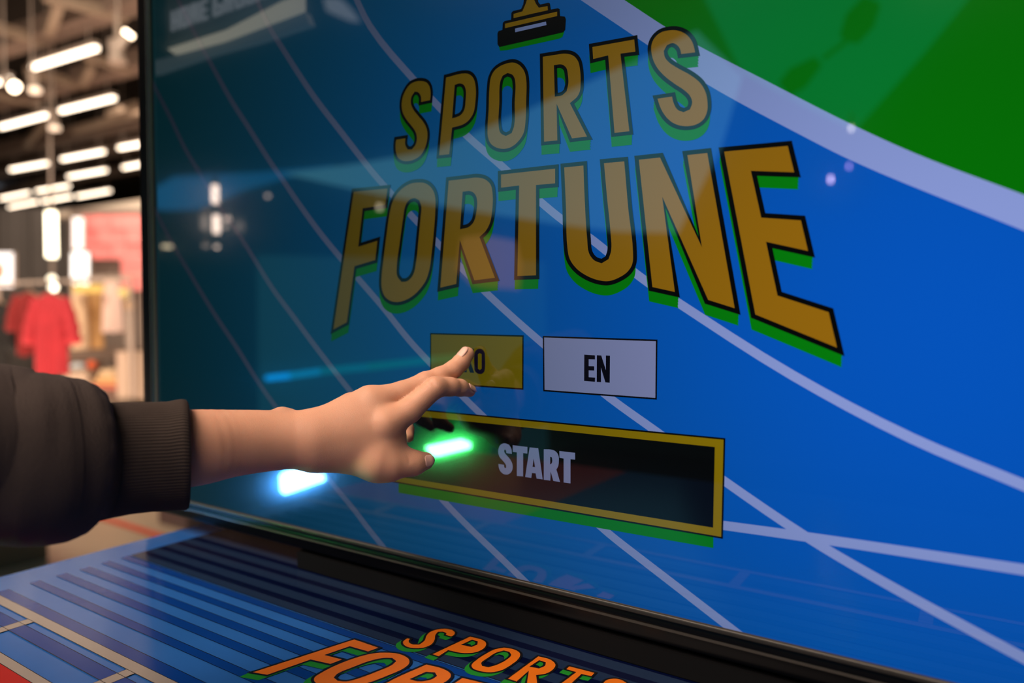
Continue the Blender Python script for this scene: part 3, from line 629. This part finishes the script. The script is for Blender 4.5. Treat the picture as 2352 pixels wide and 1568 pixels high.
# ------------------------------------------------------------------ shop behind: walls, signs, clothes
def slab(name, quad, dep, thick, m, lab=None, cat=None, parent=None, group=None):
    """an upright slab facing along the shop, corners given where they are seen"""
    P = [at(x, y, dep) for x, y in quad]; o = MB().prism(P, d0*thick).build(name, m, parent)
    if lab: tag(o, lab, cat, group)
    return o
M_gw = mat('grey_panel', (0.17, 0.155, 0.145), .7, noise=.1, nscale=2)
pw = thing('partition', 'grey shop partition of tall panels behind the hanging clothes', 'partition', tuple(at(60, 743, 12)))
for i in range(7):
    x0_ = -80+i*38; slab('panel', [(x0_, 478), (x0_+35, 478), (x0_+35, 1010), (x0_, 1010)], 12+.05*(i % 2), .08, M_gw, parent=pw)
M_cream = mat('cream_fascia', (0.62, 0.52, 0.42), .6)
slab('fascia', [(120, 488), (345, 455), (345, 478), (120, 502)], 11.6, .2, M_cream, 'long cream fascia board above the pink display wall', 'fascia')
M_pink = mat('pink_wall', (0.85, 0.26, 0.24), .6, emit=(0.9, 0.25, 0.25), es=.16)  # pink panels with a weak emission in their colour
pk = thing('display_wall', 'glowing pink display wall beside the television edge', 'display wall', tuple(at(250, 900, 11)))
for i in range(4):
    for j in range(3):
        x0_, y0_ = 188+i*34, 494+j*34; slab('panel', [(x0_, y0_), (x0_+32, y0_), (x0_+32, y0_+32), (x0_, y0_+32)], 11+.04*((i+j) % 2), .1, M_pink, parent=pk)
for j in range(4): slab('panel', [(278, 592+j*19), (330, 592+j*19), (330, 609+j*19), (278, 609+j*19)], 11, .1, M_pink, parent=pk)
slab('backing', [(160, 480), (345, 480), (345, 1000), (160, 1000)], 11.3, .1, mat('taupe', (.22, .17, .14), .7), parent=pk)
def light_box(name, quad, dep, col, es, lab, cat):
    o = thing(name, lab, cat, tuple(at(*quad[3], dep)))
    xs_ = [q[0] for q in quad]; ys_ = [q[1] for q in quad]; a, b, c_, e = min(xs_), max(xs_), min(ys_), max(ys_)
    slab('frame', [(a-2, c_-2), (b+2, c_-2), (b+2, e+2), (a-2, e+2)], dep+.03, .06, M_lampw, parent=o)
    slab('lit_face', quad, dep, .02, mat(name+'_face', (.9, .9, .9), .5, emit=col, es=es), parent=o)
    p = at((a+b)/2, e, dep+.06); MB().tube([p, (p.x, p.y, .002)], .03, 10).build('post', M_lampw, o); return o
light_box('light_column', [(167, 500), (188, 500), (188, 572), (167, 572)], 10.6, (1, .82, .76), 1.4, 'pale lit column at the left end of the pink display wall', 'lamp')
light_box('light_box', [(164, 580), (202, 580), (202, 654), (164, 654)], 8.6, (.95, 1, .97), 1.5, 'white glowing light box above the cream and brown clothes', 'sign')
pb = light_box('light_box', [(-40, 580), (27, 580), (27, 658), (-40, 658)], 8.2, (.9, .9, .93), 1.0, 'white light box poster at the left picture edge', 'sign')
slab('printed_mark', [(-14, 600), (4, 608), (7, 626), (0, 640), (-14, 640)], 8.15, .01, mat('orange_print', (.6, .22, .05), .6), parent=pb)
# hanging vertical light and pendants
t = thing('hanging_light', 'vertical warm white light bar hanging before the grey partition', 'lamp', tuple(at(118, 595, 9)))
MB().tube([at(117, 487, 9), at(119, 590, 9)], .062, 14).build('tube', mat('bar_glow', (1, 1, .8), .5, emit=(1, .88, .62), es=5), t); MB().tube([at(117, 486, 9), (at(117, 486, 9).x, at(117, 486, 9).y, ZC-.002)], .012, 8).build('cord', M_lampw, t)
for (x, y, lab, es) in ((119, 641, 'upper small round pendant bulb below the vertical light bar', 2.2), (123, 660, 'lower, brighter round pendant bulb just above the red garments', 5)):
    t = thing('pendant_bulb', lab, 'lamp', tuple(at(x, y, 9.3+.3*(y > 650))), 'round pendant bulbs'); c = at(x, y, 9.3+.3*(y > 650))
    MB().tube([c+Vector((0, 0, .05*math.cos(a))) for a in np.linspace(0, math.pi, 9)], [max(.05*math.sin(a), .002) for a in np.linspace(0, math.pi, 9)], 16).build('bulb', mat('bulb', (1, 1, .9), .5, emit=(1, .9, .66), es=es), t, True)
    MB().tube([c+Vector((0, 0, .05)), (c.x, c.y, ZC-.002)], .006, 6).build('cord', M_lampw, t)

def garment(x0_, x1_, y0_, y1_, dep, m, lab, sleeves=True, folds=5, taper=.86, group=None, cat='garment', seed=0, hanger=True):
    rs = random.Random(seed); ctop = at((x0_+x1_)/2, y0_, dep); t = thing('hanging_garment', lab, cat, tuple(ctop), group)
    Wd = (x1_-x0_)*dep/F; Hh = (y1_-y0_)*dep/F; a_ = r0; up_ = Vector((0, 0, 1)); n = -d0
    bw = Wd*(.62 if sleeves else .96); NU, NV = 36, 26; vs, fs = [], []; ph = rs.random()*6
    for side in (1, -1):
        for i in range(NV+1):
            v_ = i/NV; ww = bw/2*(taper+(1-taper)*v_) * (min(1, .42+v_*9) if v_ < .07 else 1); drop = Hh*v_
            for j in range(NU+1):
                s = 2*j/NU-1; th = (.055+.03*v_)*math.sqrt(max(0, 1-s*s)) + .014*math.sin(folds*s*2.4+ph+v_)*min(1, v_*2)*math.sqrt(max(0, 1-s*s))
                sh_ = .05*s*s*Hh*(1-v_)*.6
                vs.append(ctop + a_*(ww*s) - up_*(drop+sh_+.012*math.sin(7*s+ph)*v_) + n*(side*th))
    m_ = NU+1; o_ = (NV+1)*m_
    for sd in (0, 1):
        for i in range(NV):
            for j in range(NU):
                q = (sd*o_+i*m_+j, sd*o_+i*m_+j+1, sd*o_+(i+1)*m_+j+1, sd*o_+(i+1)*m_+j); fs.append(q if sd else q[::-1])
    mesh_obj('body', vs, fs, m, t, True)
    if sleeves:
        for sd in (-1, 1):
            s0_ = ctop+a_*(sd*bw*.36)-up_*(Hh*.07); e_ = ctop+a_*(sd*Wd*.43)-up_*(Hh*.62)
            pts = [s0_.lerp(e_, q)+a_*(sd*.02*math.sin(q*3)) for q in np.linspace(0, 1, 9)]
            MB().tube(pts, [.055+.012*math.sin(3*i) for i in range(9)], 14).build('sleeve', m, t, True)
    if hanger:
        MB().tube([ctop+a_*(-bw*.38)-up_*.03, ctop+up_*.02, ctop+a_*(bw*.38)-up_*.03], .008, 8).build('hanger', mat('hanger_wood', (.45, .28, .18), .5), t)
        MB().tube([ctop+up_*.02, ctop+up_*.06, ctop+up_*.09+a_*.015, ctop+up_*.11], .003, 6).build('hook', M_lampw, t)
    return t
M_red = mat('red_cloth', (0.44, 0.022, 0.032), .85, noise=.2, nscale=12); M_red2 = mat('deep_red_cloth', (0.22, 0.010, 0.010), .85, noise=.2, nscale=12)
garment(22, 112, 672, 815, 6.0, M_red2, 'deep red garment on a hanger, left half of the red pair', seed=1, group='red garments on the rack')
garment(58, 176, 674, 862, 5.8, M_red, 'brighter and longer red garment in front, right half of the red pair', seed=2, taper=.95, group='red garments on the rack')
M_bk = mat('black_cloth', (0.012, 0.011, 0.01), .9)
garment(-48, 32, 690, 880, 6.1, M_bk, 'black garment at the left picture edge beside the red ones', seed=3)
def rail(a, b, dep, lab):
    A, B = at(*a, dep), at(*b, dep); t = thing('clothes_rail', lab, 'clothes rail', (A.x, A.y, 0)); MB().tube([A, B], .014, 10).build('bar', M_lampw, t)
    for p in (A, B): MB().tube([p, (p.x, p.y, 0.004)], .014, 10).build('post', M_lampw, t)
rail((-120, 656), (300, 640), 6.05, 'metal clothes rail carrying the red and black garments')
garment(165, 200, 655, 808, 7.62, mat('cream_cloth', (.72, .52, .34), .85), 'cream garment under the white light box', False, 3, .8, seed=4)
garment(196, 236, 655, 815, 7.8, mat('brown_cloth', (.46, .26, .10), .85, noise=.3, nscale=6), 'golden brown garment between the cream and the pale pink ones', False, 4, .9, seed=5)
garment(232, 282, 640, 762, 7.62, mat('pale_pink_cloth', (.80, .58, .50), .85), 'pale pink garment nearest the television edge', False, 3, .85, seed=6)
slab('shelf_sign', [(168, 653), (236, 653), (236, 672), (168, 672)], 7.42, .02, mat('yellow_card', (.75, .55, .16), .6), 'narrow yellow strip sign above the cream and brown garments', 'sign')
rail((165, 640), (330, 628), 7.7, 'metal clothes rail carrying the cream, brown and pink garments')
# ball, hats and shelf goods near the television edge
def ball(px, py, dep, r_, m, lab, cat, name='ball', squash=1.0):
    c = at(px, py, dep); vs = MB(); vs.tube([c+Vector((0, 0, r_*squash*math.cos(a))) for a in np.linspace(0, math.pi, 11)], [max(r_*math.sin(a), .001) for a in np.linspace(0, math.pi, 11)], 18)
    return tag(vs.build(name, m, None, True), lab, cat)
def shelf(px0, px1, py, dep, lab):
    t = thing('shelf_unit', lab, 'shelf', tuple(Vector((at((px0+px1)/2, py, dep).x, at((px0+px1)/2, py, dep).y, 0))))
    M_s = mat('shelf_wood', (.13, .085, .06), .6); A, B = at(px0, py, dep), at(px1, py, dep); hz = (A.z+B.z)/2; A.z = B.z = hz; off = d0*.2
    MB().bar(A+off, B+off, .45, .10).build('board', M_s, t)
    for p in (A, B): MB().bar(p+off+Vector((0, 0, -.05)), Vector((p.x, p.y, .002))+off, .06, .4).build('leg', M_s, t)
    return hz
shelf(160, 280, 815, 7.0, 'dark brown shelf board below the cream and brown garments')
shelf(150, 335, 905, 6.6, 'low brown shelf with folded pale goods beside the television edge')
MB2 = MB(); MB2.box(at(181, 841, 6.6), (.13, .10, .06), r0, d0, Vector((0, 0, 1)), bev=.02); tag(MB2.build('shoe_box', mat('white_card', (.75, .82, .85), .5)), 'small white box on the goods below the brown shelf', 'box')
ball(211, 838, 6.6, .045, mat('orange_ball', (.75, .13, .04), .5), 'small orange ball beside the white box', 'ball')
ball(285, 672, 7.0, .055, mat('pale_yellow', (.75, .62, .25), .6), 'round pale yellow object beside the pale pink garment', 'ball')
ball(298, 700, 7.0, .045, mat('tan', (.55, .33, .16), .6), 'round tan object below the pale yellow one', 'ball')
p = at(292, 668, 7.07); t = thing('display_stand', 'thin post carrying the pale yellow and tan round objects', 'stand', (p.x, p.y, 0)); MB().tube([p, (p.x, p.y, .002)], .02, 8).build('post', M_lampw, t)
mb = MB(); c = at(192, 848, 6.6); zt_ = at(205, 849, 6.6).z; zb_ = at(205, 892, 6.6).z; mb.box((c.x, c.y, (zt_+zb_)/2), (.22, .26, zt_-zb_), r0, d0, Vector((0, 0, 1)), bev=.01)
tag(mb.build('storage_box', mat('beige_box', (.50, .38, .28), .6)), 'beige storage box on the low shelf under the small white box and orange ball', 'box')
for i, (x, y, w, c) in enumerate(((257, 885, 62, (.50, .14, .09)), (259, 874, 56, (.62, .38, .16)), (262, 863, 44, (.66, .46, .24)), (262, 852, 34, (.66, .5, .32)))):
    mb = MB(); mb.box(at(x, y, 6.5), (w*6.5/F, .25, .045), r0, d0, Vector((0, 0, 1)), bev=.012)
    tag(mb.build('folded_shirt', mat('folded_%d' % i, c, .85)), ['rust folded shirt at the bottom of the stack', 'amber folded shirt second from the bottom of the stack', 'sand folded shirt third from the bottom of the stack', 'cream folded shirt on top of the stack'][i], 'shirt', 'folded shirts')
pp = MB(); c = at(305, 900, 6.2); pp.box((c.x, c.y, .5), (.18, .18, .998)); 
tag(pp.build('plinth', mat('beige_plinth', (.48, .36, .27), .6)), 'beige plinth just left of the television frame behind the stack of shirts', 'plinth')
# floor markings and the pillar seen under the cuff
def fl2(px, py, z=.003): return on_z(px, py, z)
rl = MB(); a, b = fl2(215, 1182), fl2(385, 1236); rl.bar(a, b, .05, .004); tag(rl.build('floor_tape', mat('red_tape', (.75, .06, .015), .5)), 'red stripe of tape on the beige floor behind the table', 'tape')
pl_ = on_z(396, 1210, .0); mb = MB(); mb.box((pl_.x-.0, pl_.y+.25, .3), (.3, .5, .6)); tag(mb.build('floor_plinth', mat('mauve_plinth', (.28, .17, .15), .6), None), 'low mauve plinth on the floor behind the table corner', 'plinth')
mb = MB(); q = on_z(-10, 1290, 0); mb.box((q.x, q.y, .4), (.35, .35, .8)); tag(mb.build('floor_plinth', mat('brown_plinth', (.14, .10, .06), .6), None), 'dark brown plinth at the left edge below the sleeve', 'plinth')

# ------------------------------------------------------------------ shop in front of the screen, seen only mirrored in it
def mslab(name, quad, Y, thick, m, lab, cat, parent=None):
    P = [mirror(x, y, Y) for x, y in quad]; o = MB().prism(P, (0, -thick, 0)).build(name, m, parent)
    if lab: tag(o, lab, cat)
    return o
def em(name, col, es): return mat(name, (.02, .02, .02), .6, emit=col, es=es)
mslab('haze_emitter', [(650, 398), (820, 376), (1000, 345), (1240, 240), (1480, 130), (1600, 70), (1690, 160), (1640, 330), (1540, 530), (1400, 527), (1250, 508), (1000, 470), (800, 432)], 3.2, .12, em('haze_blue', (.24, .9, 1.15), 1.6), 'large wedge-shaped pale blue lit banner, added for the haze mirrored across the title lettering', 'emitter')  # glowing slab added in the outline of the haze it mirrors
mslab('haze_emitter', [(355, 432), (400, 405), (600, 395), (760, 380), (640, 402), (540, 432), (430, 478), (355, 480)], 3.6, .12, em('haze_blue2', (.02, .40, 1.0), 1.35), 'deep blue lit banner, added for the blue haze mirrored at the left of the screen', 'emitter')  # second added slab, cut to the deep blue haze
YS = .24
sg = thing('shop_sign', 'dark HOME GROUND sign over a lit strip, mirrored in the screen', 'sign', tuple(mirror(500, 0, YS)))
mslab('board', [(380, -140), (660, -230), (645, -8), (520, 50), (382, 102)], YS+.012, .010, em('sign_board_glow', (.30, .22, .16), .22), None, None, sg)  # faint brown glow in the board colour stands for light on it
mslab('light_strip', [(384, 112), (520, 68), (648, 2), (690, -12), (690, 22), (620, 48), (520, 92), (400, 124)], YS, .010, em('sign_strip', (1, .92, .70), 1.9), None, None, sg)
mslab('grey_band', [(350, 140), (400, 128), (520, 96), (700, 28), (710, 55), (600, 92), (480, 125), (350, 170)], YS-.004, .012, em('sign_grey_glow', (.6, .7, .75), .35), None, None, sg)  # greyish glowing band below the lit strip
def sign_glyph(polys):
    mb = MB()
    for p in polys: mb.prism([mirror(x, y, YS-.002) for x, y in p], (0, -.004, 0))
    mb.build('letter', em('sign_letter', (.75, .78, .85), 1.1), sg)
def gl(ch, x, y, w, h, sk=-.36):
    """block capital from strokes, sheared along the sign"""
    t_ = w*.27; S_ = {'H': [(0, 0, t_, h), (w-t_, 0, w, h), (0, h*.44, w, h*.58)], 'O': [(0, 0, t_, h), (w-t_, 0, w, h), (0, 0, w, h*.14), (0, h*.86, w, h)],
         'M': [(0, 0, t_, h), (w-t_, 0, w, h), (w*.38, h*.1, w*.62, h*.7), (0, 0, w, h*.16)], 'E': [(0, 0, t_, h), (0, 0, w, h*.14), (0, h*.43, w*.85, h*.57), (0, h*.86, w, h)],
         'G': [(0, 0, t_, h), (0, 0, w, h*.14), (0, h*.86, w, h), (w-t_, h*.5, w, h), (w*.5, h*.5, w, h*.62)], 'R': [(0, 0, t_, h), (w-t_, 0, w, h*.5), (0, 0, w, h*.14), (0, h*.42, w, h*.56), (w*.6, h*.5, w*.9, h)],
         'U': [(0, 0, t_, h), (w-t_, 0, w, h), (0, h*.86, w, h)], 'N': [(0, 0, t_, h), (w-t_, 0, w, h), (w*.2, h*.1, w*.5, h*.5), (w*.5, h*.45, w*.8, h*.9)], 'D': [(0, 0, t_, h), (w-t_, h*.1, w, h*.9), (0, 0, w*.9, h*.14), (0, h*.86, w*.9, h)]}
    sign_glyph([[(x+a, y+b+sk*a), (x+c, y+b+sk*c), (x+c, y+e+sk*c), (x+a, y+e+sk*a)] for a, b, c, e in S_[ch]])
xx = 392; yy = 26
for ch in 'HOME': gl(ch, xx, yy, 16, 45); xx += 22; yy -= 22*.36
xx += 8; yy -= 5
for ch in 'GROUND': gl(ch, xx, yy, 19, 48); xx += 25; yy -= 25*.36
mslab('glow_panel', [(742, -5), (775, -5), (800, 22), (815, 45), (790, 42), (750, 25)], 2.6, .05, em('glow_panel', (.85, .9, 1.0), 1.5), 'small pale grey-white lamp panel, mirrored beside the first long court line', 'lamp')
def mlamp(px, py, h, Y, r_, col, es, lab):
    c = mirror(px, py, Y); es *= 2.6; r_ *= .48; hh = h*.5*(Y+.47)/F*3.0; t = thing('downlight', lab, 'lamp', tuple(c), 'small lamps mirrored in the screen')
    MB().tube([c+Vector((0, 0, hh)), c-Vector((0, 0, hh))], r_, 12).build('lens', em('lens', col, es), t)
    MB().tube([c+Vector((0, 0, hh+.06)), c+Vector((0, 0, hh+.002))], r_*1.1, 12).build('cap', M_lampw, t)
wm = (1, .76, .62)
for a in ((494, 446, 22, 3.1, .055, wm, 9, 'upper of the two bright upright lamps mirrored near the left of the screen'), (497, 515, 22, 3.1, .055, wm, 9, 'lower of the two bright upright lamps mirrored near the left of the screen'),
          (615, 450, 3, 3.1, .03, wm, 4, 'dim single round lamp mirrored to the right of the upper bright lamp'), (523, 502, 4, 3.1, .04, wm, 5, 'soft round lamp mirrored just right of the lower bright lamp'),
          (518, 520, 3, 3.1, .035, wm, 3, 'dimmer round lamp mirrored under the soft one beside the lower bright lamp'), (470, 512, 18, 3.1, .06, wm, .9, 'brownish dim lamp mirrored left of the lower bright lamp'),
          (384, 566, 3, 3.1, .09, (1, .8, .5), 3.5, 'wide yellowish lamp mirrored beside the left screen frame'), (472, 565, 3, 3.1, .045, wm, 1.6, 'dim round lamp mirrored in the lowest row, left one of the close pair'),
          (498, 567, 3, 3.1, .035, wm, 6, 'bright round lamp mirrored in the lowest row, right one of the close pair'), (550, 520, 12, 3.1, .08, wm, .5, 'very dim broad lamp mirrored right of the soft round lamp'),
          (872, 476, 5, 3.4, .035, (1, .85, .6), 5, 'warm yellowish lamp mirrored on the letter F of the title'), (1908, 412, 4, 3.2, .014, (.85, .65, 1), 20, 'bright lilac pinpoint lamp mirrored right of the title letter E'),
          (1950, 382, 3, 3.2, .012, (.6, .4, 1), 12, 'dim violet pinpoint lamp mirrored above the lilac one'), (1955, 295, 3, 3.2, .012, (1, .9, .8), 14, 'cream pinpoint lamp mirrored on the white court arc')): mlamp(*a)
mslab('warm_glow_panel', [(1060, 545), (1110, 540), (1125, 600), (1118, 660), (1085, 655), (1048, 620)], 2.4, .3, em('warm_glow_panel', (1, .45, .18), 1.7), 'orange glowing panel added for the warm patch mirrored on the letter R of the title', 'display')  # added glowing panel that makes the orange patch on the letter
# long colour strip light
def mstrip(name, pts, Y, r_, cols, lab):
    t = thing(name, lab, 'lamp', tuple(mirror(*pts[0], Y)))
    for i in range(len(pts)-1): MB().tube([mirror(*pts[i], Y), mirror(*pts[i+1], Y)], r_, 10).build('segment', em('strip_%d' % i, cols[i][0], cols[i][1]), t)
mstrip('strip_light', [(614, 868), (670, 862), (740, 852), (850, 842), (1000, 826), (1090, 818)], 1.7, .0145, [((.0, .36, 1), 11), ((.0, .42, .85), 6), ((.0, .5, .6), 3.2), ((0, .55, .38), 3), ((0, .5, .22), 3)], 'long thin light strip fading from blue to green, mirrored behind the pointing finger')
def mlight(quad, Y, col, hot, lab):
    t = thing('signal_lamp', lab, 'lamp', tuple(mirror(*quad[0], Y)), 'two bright coloured lamps mirrored in the screen')
    cx_ = sum(q[0] for q in quad)/len(quad); cy_ = sum(q[1] for q in quad)/len(quad)
    mslab('lens', quad, Y, .02, em('signal', hot, 270), None, None, t)
    for g_, (kx, ky, es) in enumerate(((1.35, 1.9, 9), (1.75, 3.0, 2.2), (2.2, 4.4, .8))):      # soft diffuser steps that paint the glow round the lens
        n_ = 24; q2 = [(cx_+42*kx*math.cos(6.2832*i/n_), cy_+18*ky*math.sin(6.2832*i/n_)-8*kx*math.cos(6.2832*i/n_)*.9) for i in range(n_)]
        mslab('halo', q2, Y+.012+.012*g_, .008, em('halo', col, es), None, None, t)
    MB().tube([mirror(cx_, cy_+60, Y+.05), Vector((mirror(cx_, cy_, Y+.05).x, mirror(cx_, cy_, Y+.05).y, .002))], .02, 10).build('post', M_matt, t)
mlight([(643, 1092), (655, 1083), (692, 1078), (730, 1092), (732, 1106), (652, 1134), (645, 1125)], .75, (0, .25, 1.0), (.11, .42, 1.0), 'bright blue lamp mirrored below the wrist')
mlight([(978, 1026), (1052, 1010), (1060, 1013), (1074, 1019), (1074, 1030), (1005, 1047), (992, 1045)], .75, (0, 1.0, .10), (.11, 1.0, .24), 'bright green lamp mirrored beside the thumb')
# back of the shop behind the photographer
mslab('teal_partition', [(590, 585), (1230, 600), (1240, 1300), (600, 1400)], 4.2, .15, em('teal_wall_glow', (.06, .42, .50), .62), 'broad teal partition with an added dim glow, mirrored in the middle of the screen', 'partition')  # dim teal glow put into the colour in place of light on it

mslab('haze_panel', [(1590, -60), (2260, -60), (2130, 100), (1960, 292), (1850, 240), (1700, 160)], 4.0, .08, em('haze_green', (0, 1.1, .62), .9), 'wide dim sea-green glowing panel added for the haze mirrored on the green field', 'panel')  # added glowing panel that lays the haze over the green field
tr_ = thing('track_spotlight', 'dark spotlight on an arm in front of the sea-green panel, mirrored on the green field', 'spotlight', tuple(mirror(1990, 20, 3.4)))
A = mirror(2000, 5, 3.4); B = mirror(1950, 90, 3.4); MB().tube([A, A.lerp(B, .5), B], [.05, .075, .05], 16).build('body', M_matt, tr_, True)
MB().tube([B, mirror(1890, 135, 3.4)], .012, 10).build('arm', M_matt, tr_)
A = mirror(1880, 140, 3.4); B = mirror(1800, 205, 3.4); MB().tube([A, A.lerp(B, .6), B], [.03, .065, .045], 16).build('head', M_matt, tr_, True)
p = mirror(2010, -10, 3.4); MB().tube([p, (p.x, p.y, ZC-.002)], .015, 8).build('stem', M_matt, tr_)

mb = MB(); mb.box((-.6, -3.3, .006), (5.5, 5.0, .010), bev=.002); tag(mb.build('floor_blocker', mat('charcoal_blocker', (.012, .012, .014), .9, noise=.2, nscale=20)), 'charcoal sheet added on the floor to darken what the screen mirrors', 'mat')  # added dark sheet that keeps the lit floor out of the screen
